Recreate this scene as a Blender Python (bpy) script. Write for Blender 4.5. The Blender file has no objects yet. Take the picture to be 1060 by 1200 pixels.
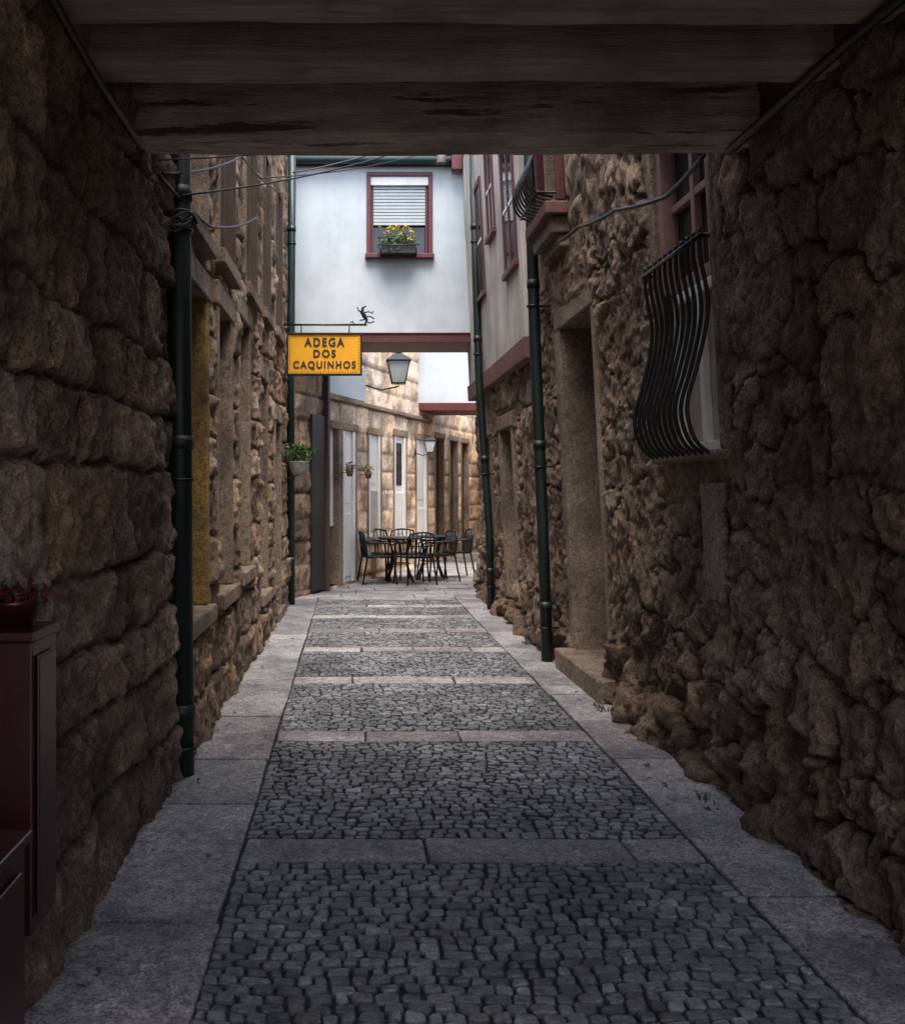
import bpy, math, random
import numpy as np
from mathutils import Vector, Matrix
import bmesh
random.seed(7)
rng = np.random.default_rng(7)
scene = bpy.context.scene
COLL = scene.collection

# ------------------------------------------------------------------ noise
TAB = rng.random((256, 256))
def vn(x, y, s=0):
    x = np.asarray(x, float) + s*17.31 + 512; y = np.asarray(y, float) + s*9.17 + 512
    xi = np.floor(x).astype(int); yi = np.floor(y).astype(int)
    fx = x-xi; fy = y-yi
    fx = fx*fx*(3-2*fx); fy = fy*fy*(3-2*fy)
    g = lambda a, b: TAB[a & 255, b & 255]
    return (g(xi, yi)*(1-fx)+g(xi+1, yi)*fx)*(1-fy)+(g(xi, yi+1)*(1-fx)+g(xi+1, yi+1)*fx)*fy
def fbm(x, y, o=4, s=0):
    t = 0; a = .5; n = 0
    for i in range(o):
        t = t+a*vn(x*2**i, y*2**i, s+i*3); n += a; a *= .5
    return t/n
def sstep(a, b, x):
    t = np.clip((x-a)/(b-a), 0, 1); return t*t*(3-2*t)

# ------------------------------------------------------------------ materials
def nmat(name):
    m = bpy.data.materials.new(name); m.use_nodes = True
    nt = m.node_tree; b = nt.nodes['Principled BSDF']
    return m, nt, b
def N(nt, t, **k):
    n = nt.nodes.new(t)
    for a, v in k.items(): setattr(n, a, v)
    return n
def ramp(nt, src, stops):
    r = N(nt, 'ShaderNodeValToRGB')
    el = r.color_ramp.elements
    el[0].position, el[0].color = stops[0][0], stops[0][1]
    el[1].position, el[1].color = stops[-1][0], stops[-1][1]
    for p, c in stops[1:-1]:
        e = el.new(p); e.color = c
    nt.links.new(src, r.inputs[0]); return r.outputs[0]
def g(v): return (v, v, v, 1)
def noise(nt, scale, det=4, rough=.6, vec=None):
    n = N(nt, 'ShaderNodeTexNoise'); n.inputs['Scale'].default_value = scale
    n.inputs['Detail'].default_value = det; n.inputs['Roughness'].default_value = rough
    if vec: nt.links.new(vec, n.inputs['Vector'])
    return n.outputs['Fac']
def mul(nt, a, b, fac=1.0, mode='MULTIPLY'):
    m = N(nt, 'ShaderNodeMix', data_type='RGBA', blend_type=mode)
    m.inputs[0].default_value = fac
    nt.links.new(a, m.inputs[6])
    if isinstance(b, tuple): m.inputs[7].default_value = b
    else: nt.links.new(b, m.inputs[7])
    return m.outputs[2]
def stone(name, base, alt, rough=.85, bump=.5, fine=90, attr=True, stain=.45, speck=.35, stainscale=1.3):
    m, nt, b = nmat(name)
    tc = N(nt, 'ShaderNodeTexCoord').outputs['Object']
    big = noise(nt, 3.2, 5, .6, tc)
    mx = N(nt, 'ShaderNodeMix', data_type='RGBA'); 
    nt.links.new(ramp(nt, big, [(.35, g(0)), (.65, g(1))]), mx.inputs[0])
    mx.inputs[6].default_value = (*base, 1); mx.inputs[7].default_value = (*alt, 1)
    c = mx.outputs[2]
    vo = N(nt, 'ShaderNodeTexVoronoi'); vo.inputs['Scale'].default_value = 110
    nt.links.new(tc, vo.inputs['Vector'])
    bw = N(nt, 'ShaderNodeRGBToBW'); nt.links.new(vo.outputs['Color'], bw.inputs[0])
    c = mul(nt, c, ramp(nt, bw.outputs[0], [(.2, g(1-speck)), (.5, g(1)), (.85, g(1+speck*.8))]))
    c = mul(nt, c, ramp(nt, noise(nt, 22, 7, .75, tc), [(.3, g(.42)), (.5, g(1)), (.70, g(1.5))]))
    c = mul(nt, c, ramp(nt, noise(nt, stainscale, 6, .65, tc), [(.36, g(1-stain)), (.52, g(1)), (.75, g(1.12))]))
    if attr:
        a = N(nt, 'ShaderNodeAttribute', attribute_name='col')
        c = mul(nt, c, a.outputs['Color'])
    nt.links.new(c, b.inputs['Base Color'])
    rr = ramp(nt, noise(nt, 6, 4, .6, tc), [(.3, g(rough-.14)), (.7, g(min(1, rough+.08)))])
    nt.links.new(rr, b.inputs['Roughness'])
    b.inputs['Specular IOR Level'].default_value = .4
    add = N(nt, 'ShaderNodeMath', operation='ADD')
    nt.links.new(noise(nt, fine, 5, .8, tc), add.inputs[0])
    nt.links.new(noise(nt, fine*.25, 5, .75, tc), add.inputs[1])
    bp = N(nt, 'ShaderNodeBump'); bp.inputs['Strength'].default_value = bump; bp.inputs['Distance'].default_value = .03
    nt.links.new(add.outputs[0], bp.inputs['Height']); nt.links.new(bp.outputs[0], b.inputs['Normal'])
    return m
def paint(name, base, rough=.5, var=.2, scale=5, bump=.08, bscale=60, metal=0, stretch=None, dirt=.25, peel=None, streak=0):
    m, nt, b = nmat(name)
    tc = N(nt, 'ShaderNodeTexCoord').outputs['Object']
    vec = tc
    if stretch:
        mp = N(nt, 'ShaderNodeMapping'); mp.inputs['Scale'].default_value = stretch
        nt.links.new(tc, mp.inputs[0]); vec = mp.outputs[0]
    c0 = N(nt, 'ShaderNodeRGB'); c0.outputs[0].default_value = (*base, 1)
    c = mul(nt, c0.outputs[0], ramp(nt, noise(nt, scale, 6, .65, vec), [(.3, g(1-var)), (.7, g(1+var))]))
    c = mul(nt, c, ramp(nt, noise(nt, scale*.3, 6, .7, tc), [(.38, g(1-dirt)), (.58, g(1))]))
    if streak:
        mp2 = N(nt, 'ShaderNodeMapping'); mp2.inputs['Scale'].default_value = (5, 5, .7)
        nt.links.new(tc, mp2.inputs[0])
        c = mul(nt, c, ramp(nt, noise(nt, 1.0, 6, .7, mp2.outputs[0]), [(.35, g(1-streak)), (.6, g(1))]))
    if peel:
        mk = ramp(nt, noise(nt, 1.6, 8, .75, vec), [(.56, g(0)), (.60, g(1))])
        mx = N(nt, 'ShaderNodeMix', data_type='RGBA'); nt.links.new(mk, mx.inputs[0]); nt.links.new(c, mx.inputs[6]); mx.inputs[7].default_value = (*peel, 1)
        c = mx.outputs[2]
    nt.links.new(c, b.inputs['Base Color'])
    b.inputs['Roughness'].default_value = rough; b.inputs['Metallic'].default_value = metal
    bp = N(nt, 'ShaderNodeBump'); bp.inputs['Strength'].default_value = bump*4; bp.inputs['Distance'].default_value = .005
    nt.links.new(noise(nt, bscale, 5, .7, vec), bp.inputs['Height']); nt.links.new(bp.outputs[0], b.inputs['Normal'])
    return m

M_left = stone('granite_block', (.46, .30, .20), (.33, .235, .17), bump=1.0)
M_right = stone('granite_rubble', (.48, .315, .21), (.31, .215, .155), bump=1.0, stain=.5)
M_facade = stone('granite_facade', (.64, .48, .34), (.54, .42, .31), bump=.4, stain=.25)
M_dress = stone('dressed_granite', (.42, .30, .215), (.30, .225, .17), bump=.9, attr=False, stain=.5)
M_moss = stone('ochre_lichen_stone', (.52, .30, .075), (.30, .19, .08), bump=.9, attr=False, stain=.6)
M_cob = stone('cobble_stone', (.235, .24, .255), (.155, .16, .172), rough=.46, bump=.4, stain=.45, speck=.3, stainscale=1.0)
M_slab = stone('paving_granite', (.37, .355, .355), (.255, .25, .255), rough=.55, bump=.6, stain=.45, speck=.5)
M_mortar = stone('joint_sand', (.045, .04, .038), (.03, .028, .028), rough=.9, bump=.6, attr=False)
M_white = paint('white_render', (.50, .555, .59), .8, .05, 3, .15, 90, dirt=.14, streak=.07)
M_white2 = paint('aged_render', (.56, .51, .45), .85, .14, 2.5, .2, 80, dirt=.3, streak=.25)
M_red = paint('red_painted_wood', (.10, .020, .022), .5, .25, 8, .1, 60)
M_pink = paint('faded_red_band', (.18, .075, .07), .75, .25, 6, .2, 60, streak=.3)
M_green = paint('green_iron_pipe', (.006, .017, .014), .5, .3, 9, .06, 50, dirt=.4)
M_greenl = paint('teal_pipe', (.010, .030, .032), .45, .3, 9, .06, 50)
M_iron = paint('black_iron', (.012, .012, .013), .42, .3, 20, .1, 90, metal=.3)
M_metal = paint('cafe_metal', (.018, .02, .026), .35, .2, 20, .03, 60, metal=.4)
M_yellow = paint('yellow_sign_panel', (.74, .34, .004), .45, .06, 7, .03, 40, dirt=.1)
M_ink = paint('sign_lettering', (.02, .012, .008), .6, .1)
M_beam = paint('weathered_beam', (.46, .38, .32), .8, .38, 6, .6, 30, stretch=(.35, 6, 9), dirt=.4)
M_beamr = paint('peeling_beam', (.62, .52, .44), .8, .4, 5, .8, 26, stretch=(.6, 4, 6), dirt=.5, peel=(.14, .095, .07))
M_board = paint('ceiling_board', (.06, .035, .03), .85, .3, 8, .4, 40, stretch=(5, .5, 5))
M_wood = paint('old_door_wood', (.085, .055, .04), .7, .3, 6, .3, 40, stretch=(8, 8, .5))
M_pinkwood = paint('pinkish_window_wood', (.34, .20, .18), .6, .25, 8, .2, 50)
M_whitewood = paint('white_painted_wood', (.80, .80, .77), .5, .05, 6, .1, 50, dirt=.1)
M_greywood = paint('grey_shutter', (.42, .38, .35), .6, .2, 6, .1, 50)
M_dark = paint('dark_interior', (.02, .018, .018), .6, .2)
M_glass = paint('window_glass', (.03, .035, .04), .08, .1, 2, .0)
M_frost = paint('frosted_lamp_glass', (.66, .70, .70), .25, .08, 6, .02)
M_leaf = paint('leaf_green', (.05, .13, .02), .55, .5, 60, .1)
M_leafd = paint('leaf_dark', (.025, .06, .013), .6, .5, 60, .1)
M_yel = paint('yellow_petal', (.62, .42, .02), .6, .2, 40)
M_redp = paint('red_petal', (.09, .006, .01), .6, .3, 40)
M_pot = paint('pale_pot', (.42, .42, .39), .7, .2, 20, .1)
M_terra = paint('roof_tile', (.30, .13, .07), .85, .35, 12, .3, 30)
M_cab = paint('oxblood_paint', (.034, .0045, .006), .35, .2, 5, .05, 30, dirt=.3)
M_cable = paint('cable_rubber', (.015, .014, .014), .55, .2)
M_cablel = paint('grey_conduit', (.16, .14, .13), .6, .2)
M_ground = stone('ground_stone', (.16, .15, .145), (.12, .115, .11), attr=False)

# ------------------------------------------------------------------ builders
def empty(name):
    e = bpy.data.objects.new(name, None); e.empty_display_size = .2; COLL.objects.link(e); return e
class MB:
    def __init__(s): s.v = []; s.f = []; s.mi = []; s.mats = []; s.sm = []
    def midx(s, m):
        if m not in s.mats: s.mats.append(m)
        return s.mats.index(m)
    def add(s, vs, fs, m, smooth=False):
        o = len(s.v); s.v += [tuple(p) for p in vs]; i = s.midx(m)
        for f in fs: s.f.append([o+k for k in f]); s.mi.append(i); s.sm.append(smooth)
    def box(s, x0, x1, y0, y1, z0, z1, m, mp=None):
        c = [(x, y, z) for z in (z0, z1) for y in (y0, y1) for x in (x0, x1)]
        if mp: c = [mp(*p) for p in c]
        s.add(c, [(0, 2, 3, 1), (4, 5, 7, 6), (0, 1, 5, 4), (2, 6, 7, 3), (0, 4, 6, 2), (1, 3, 7, 5)], m)
    def tube(s, pts, r, m, n=10, cap=True):
        pts = [Vector(p) for p in pts]
        rs = r if isinstance(r, (list, tuple)) else [r]*len(pts)
        vs = []; up = None
        for i, p in enumerate(pts):
            t = (pts[min(i+1, len(pts)-1)]-pts[max(i-1, 0)]).normalized()
            if up is None:
                a = Vector((0, 0, 1)) if abs(t.z) < .9 else Vector((1, 0, 0))
                up = t.cross(a).normalized()
            up = (up-t*up.dot(t)).normalized(); w = t.cross(up)
            for k in range(n):
                a = 2*math.pi*k/n
                vs.append(p+(up*math.cos(a)+w*math.sin(a))*rs[i])
        fs = []
        for i in range(len(pts)-1):
            for k in range(n):
                fs.append((i*n+k, i*n+(k+1) % n, (i+1)*n+(k+1) % n, (i+1)*n+k))
        if cap: fs += [tuple(range(n))[::-1], tuple(range((len(pts)-1)*n, len(pts)*n))]
        s.add(vs, fs, m, True)
    def lathe(s, c, prof, m, n=20):
        vs = []; fs = []
        for r, z in prof:
            for k in range(n):
                a = 2*math.pi*k/n; vs.append((c[0]+r*math.cos(a), c[1]+r*math.sin(a), c[2]+z))
        for i in range(len(prof)-1):
            for k in range(n): fs.append((i*n+k, i*n+(k+1) % n, (i+1)*n+(k+1) % n, (i+1)*n+k))
        fs += [tuple(range(n))[::-1], tuple(range((len(prof)-1)*n, len(prof)*n))]
        s.add(vs, fs, m, True)
    def obj(s, name, parent=None, bevel=0, fixn=True):
        me = bpy.data.meshes.new(name); me.from_pydata(s.v, [], s.f)
        for m in s.mats: me.materials.append(m)
        me.polygons.foreach_set('material_index', s.mi)
        me.polygons.foreach_set('use_smooth', s.sm); me.update()
        if fixn:
            bm = bmesh.new(); bm.from_mesh(me); bmesh.ops.recalc_face_normals(bm, faces=bm.faces); bm.to_mesh(me); bm.free()
        o = bpy.data.objects.new(name, me); COLL.objects.link(o)
        if parent: o.parent = parent
        if bevel:
            b = o.modifiers.new('bevel', 'BEVEL'); b.width = bevel; b.segments = 2; b.limit_method = 'ANGLE'; b.angle_limit = .8
        return o

def rawmesh(name, v, f, col, mat, parent=None, smooth=True):
    me = bpy.data.meshes.new(name); me.from_pydata(v, [], f); me.materials.append(mat)
    if smooth: me.polygons.foreach_set('use_smooth', [True]*len(me.polygons))
    a = me.color_attributes.new('col', 'FLOAT_COLOR', 'POINT')
    c = np.ones((len(me.vertices), 4)); c[:, :3] = col
    a.data.foreach_set('color', c.ravel()); me.update()
    o = bpy.data.objects.new(name, me); COLL.objects.link(o)
    if parent: o.parent = parent
    return o

def ashlar(U, V, v0, v1, rh, cw, seed, warp=.03, joint=.035, amp=.035, tone=.3, pil=.6, rg=1.0):
    r = np.random.default_rng(seed)
    e = [v0-.3]
    while e[-1] < v1+.3: e.append(e[-1]+r.uniform(*rh))
    e = np.array(e)
    Uw = U+(fbm(U*2.2, V*2.2, 3, seed)-.5)*warp*2+(fbm(U*14, V*14, 3, seed+1)-.5)*warp*1.1
    Vw = V+(fbm(U*1.7, V*2.5, 3, seed+5)-.5)*warp*2+(fbm(U*14, V*14, 3, seed+7)-.5)*warp*1.1
    row = np.clip(np.searchsorted(e, Vw)-1, 0, len(e)-2)
    dv = np.minimum(Vw-e[row], e[row+1]-Vw)
    du = np.zeros_like(dv); idd = np.zeros_like(row)
    for k in np.unique(row):
        c = [U.min()-1-r.uniform(0, .5)]
        while c[-1] < U.max()+1: c.append(c[-1]+r.uniform(*cw))
        c = np.array(c); m = row == k
        q = np.clip(np.searchsorted(c, Uw[m])-1, 0, len(c)-2)
        du[m] = np.minimum(Uw[m]-c[q], c[q+1]-Uw[m]); idd[m] = k*97+q
    d = np.minimum(du, dv)
    j = sstep(0, joint, d)
    t = TAB[(idd*73) & 255, (idd*31+7) & 255]; t2 = TAB[(idd*13+3) & 255, (idd*57+1) & 255]
    n = fbm(U*6, V*6, 4, seed+9); n3 = fbm(U*20, V*20, 4, seed+19); n4 = fbm(U*3, V*3, 5, seed+29)
    h = (j-.6)*amp+(t-.5)*amp*1.1+(n-.5)*amp*2.8*rg*(.3+.7*j)+(n3-.5)*amp*1.3*rg+np.clip(d, 0, .10)*amp*pil
    b = 1-tone/2+tone*t
    col = np.stack([b*(1+.12*(t2-.4)), b, b*(1-.2*(t2-.5))], -1)*((.36+.64*j)*(.5+.6*n+.4*n3)*(.65+.7*sstep(.3, .65, n4)))[..., None]
    return h, col

def rubble(U, V, cu, cv, seed, amp=.06):
    Uw = U/cu+(fbm(U*3, V*3, 4, seed)-.5)*1.2; Vw = V/cv+(fbm(U*3, V*3, 4, seed+4)-.5)*1.2
    xi = np.floor(Uw).astype(int); yi = np.floor(Vw).astype(int)
    F1 = np.full(U.shape, 9.); F2 = F1.copy(); idd = np.zeros(U.shape, int)
    for a in (-1, 0, 1):
        for b in (-1, 0, 1):
            cx = xi+a; cy = yi+b
            px = cx+.5*((cy & 1))+.05+.9*TAB[(cx*7+seed) & 255, (cy*13) & 255]-.25; py = cy+.15+.7*TAB[(cx*31+9) & 255, (cy*5+seed) & 255]
            d = np.maximum(np.hypot(px-Uw, py-Vw)*.88, np.maximum(abs(px-Uw), abs(py-Vw))*1.17)
            up = d < F1
            F2 = np.where(up, F1, np.minimum(F2, d)); idd = np.where(up, (cx*91+cy*17), idd); F1 = np.where(up, d, F1)
    ed = F2-F1+(fbm(U*24, V*24, 3, seed+6)-.5)*.2
    j = sstep(.02, .14, ed)
    t = TAB[(idd*73) & 255, (idd*31+7) & 255]; t2 = TAB[(idd*13+3) & 255, (idd*57+1) & 255]
    n = fbm(U*8, V*8, 4, seed+9); n2 = fbm(U*1.7, V*1.7, 3, seed+2); n3 = fbm(U*24, V*24, 4, seed+12)
    cover = sstep(.44, .58, n2)   # smeared mortar
    jj = j*(1-.8*cover)
    h = (jj-.5)*amp*(.4+.8*t)+(n-.5)*amp*1.5+(n2-.5)*.05+(n3-.5)*.035
    b = .6+.75*t
    gr = (t2 > .72)[..., None]
    st = np.stack([b*(1+.14*(t2-.4)), b, b*(1-.2*(t2-.5))], -1)
    st = np.where(gr, b[..., None]*np.array([.98, 1.06, 1.16]), st)*(.35+.8*n+.5*n3)[..., None]
    mo = np.stack([1.0+0*b, .97+0*b, .93+0*b], -1)*(.3+.8*n+.4*n3)[..., None]
    k = jj[..., None]
    return h, st*k+mo*(1-k)*(.42+.6*cover)[..., None]

def surf(name, mp, us, vs, HF, ops, mat, parent, flip=False):
    us = np.array(us, float); vs = np.array(vs, float)
    for (a, b, c, d) in ops:
        for q in (a, b): us[np.argmin(abs(us-q))] = q
        for q in (c, d): vs[np.argmin(abs(vs-q))] = q
    U, V = np.meshgrid(us, vs, indexing='ij')
    h, col = HF(U, V)
    for (a, b, c, d) in ops:
        dx = np.maximum(np.maximum(a-U, U-b), 0); dy = np.maximum(np.maximum(c-V, V-d), 0)
        h = h*sstep(.06, .2, np.hypot(dx, dy))
    P = np.stack(mp(h, U, V), -1).reshape(-1, 3)
    nu, nv = U.shape
    uc = (us[:-1]+us[1:])/2; vc = (vs[:-1]+vs[1:])/2
    UC, VC = np.meshgrid(uc, vc, indexing='ij'); keep = np.ones(UC.shape, bool)
    for (a, b, c, d) in ops: keep &= ~((UC > a) & (UC < b) & (VC > c) & (VC < d))
    I, J = np.nonzero(keep)
    q = np.stack([I*nv+J, (I+1)*nv+J, (I+1)*nv+J+1, I*nv+J+1], -1)
    if flip: q = q[:, ::-1]
    return rawmesh(name, P.tolist(), q.tolist(), col.reshape(-1, 3), mat, parent)

def frame(mb, mp, a, b, c, d, w=.14, proud=.03, depth=.32, m=None, sill=True, msill=None):
    m = m or M_dress
    mb.box(-depth, proud, a-w, a, c, d, m, mp); mb.box(-depth, proud, b, b+w, c, d, m, mp)
    mb.box(-depth, proud+.012, a-w-.04, b+w+.04, d, d+w*1.2, m, mp)
    if sill: mb.box(-depth, proud+.05, a-w-.03, b+w+.03, c-w*.8, c, msill or m, mp)
def sash(mb, mp, a, b, c, d, s, mfr, mgl, fw=.05, nu=2, nv=2):
    mb.box(s-.03, s-.015, a, b, c, d, mgl, mp)
    for i in range(nu+1):
        u = a+(b-a)*i/nu; w = fw if i in (0, nu) else fw*.8
        u0 = min(max(u-w/2, a), b-w); mb.box(s-.014, s+.03, u0, u0+w, c, d, mfr, mp)
    for i in range(nv+1):
        v = c+(d-c)*i/nv; w = fw if i in (0, nv) else fw*.6
        v0 = min(max(v-w/2, c), d-w); mb.box(s-.012, s+.026, a, b, v0, v0+w, mfr, mp)
def grid(segs):
    out = []
    for a, b, st in segs: out += list(np.arange(a, b-1e-6, st))
    return np.array(out+[segs[-1][1]])

TOP = 6.0
PB = .55      # unseen rear end of the covered passage, cut short to let light in
mapL = lambda s, u, z: (-.99+.0105*u+s, u+0*z, z+0*u)
mapR = lambda s, u, z: (1.89-.052*z-s, u+0*z, z+0*u)

# ------------------------------------------------------------------ LEFT HOUSE
houseL = empty('stone_house')
opsL = [(5.62, 6.42, .78, 2.70), (7.0, 7.62, .80, 2.76), (8.22, 8.85, .85, 2.9), (9.9, 10.5, .5, 2.6), (11.6, 12.3, .12, 2.3),
        (5.62, 6.40, 3.08, 4.4), (7.05, 7.72, 3.15, 4.6), (8.65, 9.32, 3.25, 4.8), (10.1, 10.7, 3.3, 4.9), (11.6, 12.3, 3.35, 5.0)]
def HL(U, V):
    h, c = ashlar(U, V, 0, 7, (.25, .42), (.32, .75), 11, warp=.045, joint=.026, amp=.036, tone=.55)
    h = h+(fbm(U*.9, V*.9, 3, 40)-.5)*.06+.03*np.exp(-V*2.2)
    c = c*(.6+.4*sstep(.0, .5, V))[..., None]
    return h, c
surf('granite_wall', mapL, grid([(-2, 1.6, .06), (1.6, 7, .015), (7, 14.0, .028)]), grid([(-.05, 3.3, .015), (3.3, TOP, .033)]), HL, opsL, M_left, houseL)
mb = MB()
for i, (a, b, c, d) in enumerate(opsL):
    w = .11
    mb.box(-.34, .022, a-w, a, c, d, M_dress, mapL)
    mb.box(-.34, .022, b, b+w, c, d, M_moss if i == 0 else M_dress, mapL)
    mb.box(-.34, .032, a-w-.03, b+w+.03, d, d+.16, M_dress, mapL)
    mb.box(-.34, .07, a-w-.02, b+w+.02, c-.11, c, M_dress, mapL)
mb.obj('window_surrounds', houseL, .012)
mb = MB()
for i, (a, b, c, d) in enumerate(opsL):
    sash(mb, mapL, a+.002, b-.002, c+.002, d-.002, -.24, M_red if i % 2 else M_wood, M_glass, nu=2, nv=3)
    if i > 5:
        mb.box(-.2, .045, b-.05, b-.002, c+.003, d-.003, M_wood, mapL)
        mb.box(-.2, .045, a+.002, a+.05, c+.003, d-.003, M_wood, mapL)
mb.obj('window_joinery', houseL, .004)
mb = MB()
mb.box(-9, -1.36, -2, 13.9, 0, TOP-.01, M_white2)
mb.obj('house_body', houseL)
mb = MB()
mb.add([(-.85, -2.05, TOP-.02), (-.85, 14.02, TOP-.02), (-9.2, 14.02, TOP+1.9), (-9.2, -2.05, TOP+1.9), (-.85, -2.05, TOP+.1), (-.85, 14.02, TOP+.1), (-9.2, 14.02, TOP+2.05), (-9.2, -2.05, TOP+2.05)],
       [(0, 1, 2, 3), (4, 5, 6, 7), (0, 1, 5, 4), (1, 2, 6, 5), (2, 3, 7, 6), (3, 0, 4, 7)], M_terra)
mb.obj('tiled_roof', houseL)

# ------------------------------------------------------------------ RIGHT HOUSE
houseR = empty('stone_house')
opsR = [(4.98, 5.85, 1.70, 3.55), (7.42, 8.50, .18, 2.84), (8.0, 8.7, 3.78, 5.2), (11.25, 12.05, .15, 2.2), (13.0, 13.6, .9, 2.2)]
def HR(U, V):
    h1, c1 = rubble(U, V, .40, .25, 21, .04)
    h2, c2 = rubble(U, V, .36, .27, 29, .095)
    k = 1-sstep(.5, 1.05, V+(fbm(U*1.5, V, 2, 71)-.5)*.8)
    h = h1*(1-k)+h2*k; c = c1*(1-k[..., None])+c2*k[..., None]
    h = h+(fbm(U*.8, V*.8, 3, 60)-.5)*.08+.15*np.exp(-V*2.4)*(.35+1.1*fbm(U*2.4, V*2.4, 3, 33))
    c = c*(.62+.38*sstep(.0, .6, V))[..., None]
    return h, c
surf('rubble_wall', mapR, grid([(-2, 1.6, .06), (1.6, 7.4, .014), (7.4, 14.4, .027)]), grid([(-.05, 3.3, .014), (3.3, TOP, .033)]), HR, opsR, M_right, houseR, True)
mb = MB()
frame(mb, mapR, *opsR[0], w=.06, proud=.012, depth=.3)
a, b, c, d = opsR[1]
mb.box(-.45, .015, a-.10, a, .0, d, M_dress, mapR); mb.box(-.45, .02, b, b+.22, 0, d, M_dress, mapR); mb.box(-.45, .02, a-.10, b+.20, d, d+.16, M_dress, mapR)
mb.box(-.45, .17, a-.32, b+.12, -.02, .18, M_dress, mapR)
frame(mb, mapR, *opsR[2], w=.08, sill=False)
frame(mb, mapR, *opsR[3], w=.14); frame(mb, mapR, *opsR[4], w=.12)
mb.box(-.02, .030, 4.98, 5.24, .94, 1.54, M_dress, mapR)
mb.box(-.05, .11, 9.35, 9.85, 0, .14, M_dress, mapR)
mb.obj('stone_surrounds', houseR, .016)
mb = MB()
a, b, c, d = opsR[0]
sash(mb, mapR, a+.002, b-.002, c+.002, 2.60, -.10, M_whitewood, M_greywood, nu=2, nv=1, fw=.06)
sash(mb, mapR, a+.002, b-.002, 2.602, d-.002, -.10, M_pinkwood, M_glass, nu=2, nv=2, fw=.07)
mb.box(-.095, -.02, b-.08, b-.002, 2.60, d, M_pinkwood, mapR)
mb.box(-.095, -.02, a+.002, a+.09, 2.60, d, M_pinkwood, mapR)
a, b, c, d = opsR[1]
sash(mb, mapR, a+.002, b-.002, c+.002, d-.002, -.36, M_wood, M_wood, nu=2, nv=3, fw=.09)
for i in (2, 3, 4):
    a, b, c, d = opsR[i]
    sash(mb, mapR, a+.002, b-.002, c+.002, d-.002, -.2, M_red, M_glass if i != 3 else M_wood, nu=2, nv=2)
mb.obj('window_and_door_joinery', houseR, .004)
mb = MB()
a, b = 7.92, 8.78
mb.box(.03, .10, a, a+.07, 3.75, 5.2, M_red, mapR); mb.box(.03, .10, b-.07, b, 3.75, 5.2, M_red, mapR)
mb.box(.031, .11, a-.02, b+.02, 5.2, 5.3, M_red, mapR)
mb.box(-.3, .20, a-.03, b+.03, 3.64, 3.74, M_pink, mapR)
mb.box(-.25, .15, a+.03, b-.03, 3.51, 3.639, M_dress, mapR); mb.box(-.2, .09, a+.06, b-.06, 3.41, 3.509, M_dress, mapR)
mb.obj('corbelled_sill', houseR, .012)
mb = MB()
mb.box(-.3, .07, 9.75, 14.42, 2.97, TOP, M_white2, mapR)
mb.box(-.3, .095, 9.72, 14.44, 2.76, 2.969, M_pink, mapR)
mb.obj('rendered_upper_storey', houseR, .01)
mb = MB()
for a, b, c, d in [(10.0, 10.65, 3.75, 5.0), (11.3, 11.75, 4.4, 5.4), (12.3, 13.1, 3.9, 5.2)]:
    mb.box(.06, .078, a, b, c, d, M_glass, mapR)
    mb.box(.06, .092, a-.06, a, c, d, M_red, mapR); mb.box(.06, .092, b, b+.06, c, d, M_red, mapR)
    mb.box(.06, .094, a-.06, b+.06, d, d+.07, M_red, mapR); mb.box(.06, .12, a-.08, b+.08, c-.06, c, M_red, mapR)
    mb.box(.077, .088, (a+b)/2-.03, (a+b)/2+.03, c, d, M_red, mapR); mb.box(.077, .086, a, b, (c+d)/2-.02, (c+d)/2+.02, M_whitewood, mapR)
mb.obj('upper_windows', houseR, .005)
mb = MB(); mb.box(2.36, 9, -2, 14.38, 0, TOP-.01, M_white2)
mb.box(1.9, 2.36, 14.2, 14.4, 0, TOP-.3, M_white2)
mb.obj('house_body', houseR)
mb = MB()
mb.add([(1.5, -2.05, TOP), (1.5, 14.5, TOP), (9.2, 14.5, TOP+1.9), (9.2, -2.05, TOP+1.9), (1.5, -2.05, TOP+.12), (1.5, 14.5, TOP+.12), (9.2, 14.5, TOP+2.05), (9.2, -2.05, TOP+2.05)],
       [(0, 1, 2, 3), (4, 5, 6, 7), (0, 1, 5, 4), (1, 2, 6, 5), (2, 3, 7, 6), (3, 0, 4, 7)], M_terra)
mb.obj('tiled_roof', houseR)
V = []; F = []; C = []
for i in range(38):
    y = random.uniform(4.2, 13.5)
    if 6.95 < y < 8.75: continue
    r = random.uniform(.06, .12); c = (1.86-random.uniform(0, .05), y, random.uniform(-.02, .3))
    bm = bmesh.new(); bmesh.ops.create_icosphere(bm, subdivisions=4, radius=1)
    sx, sy, sz = r*.9, r*random.uniform(1, 1.7), r*random.uniform(.7, 1.1); o = random.random()*50; off = len(V); t = random.uniform(.55, .95)
    co = np.array([v.co[:] for v in bm.verts]); co = np.sign(co)*abs(co)**.75
    k = .7+.6*fbm(co[:, 0]*1.3+o, co[:, 1]*1.3+co[:, 2]*1.9, 3, 3)+.16*(fbm(co[:, 1]*6+o, co[:, 2]*6+co[:, 0]*3, 3, 8)-.5)
    for p, kk in zip(co, k): V.append((c[0]+p[0]*sx*kk, c[1]+p[1]*sy*kk, c[2]+p[2]*sz*kk)); C.append((t, t*.97, t*.93))
    F += [[off+v.index for v in f.verts] for f in bm.faces]; bm.free()
rawmesh('footing_stones', V, F, np.array(C), M_right, houseR)

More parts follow.
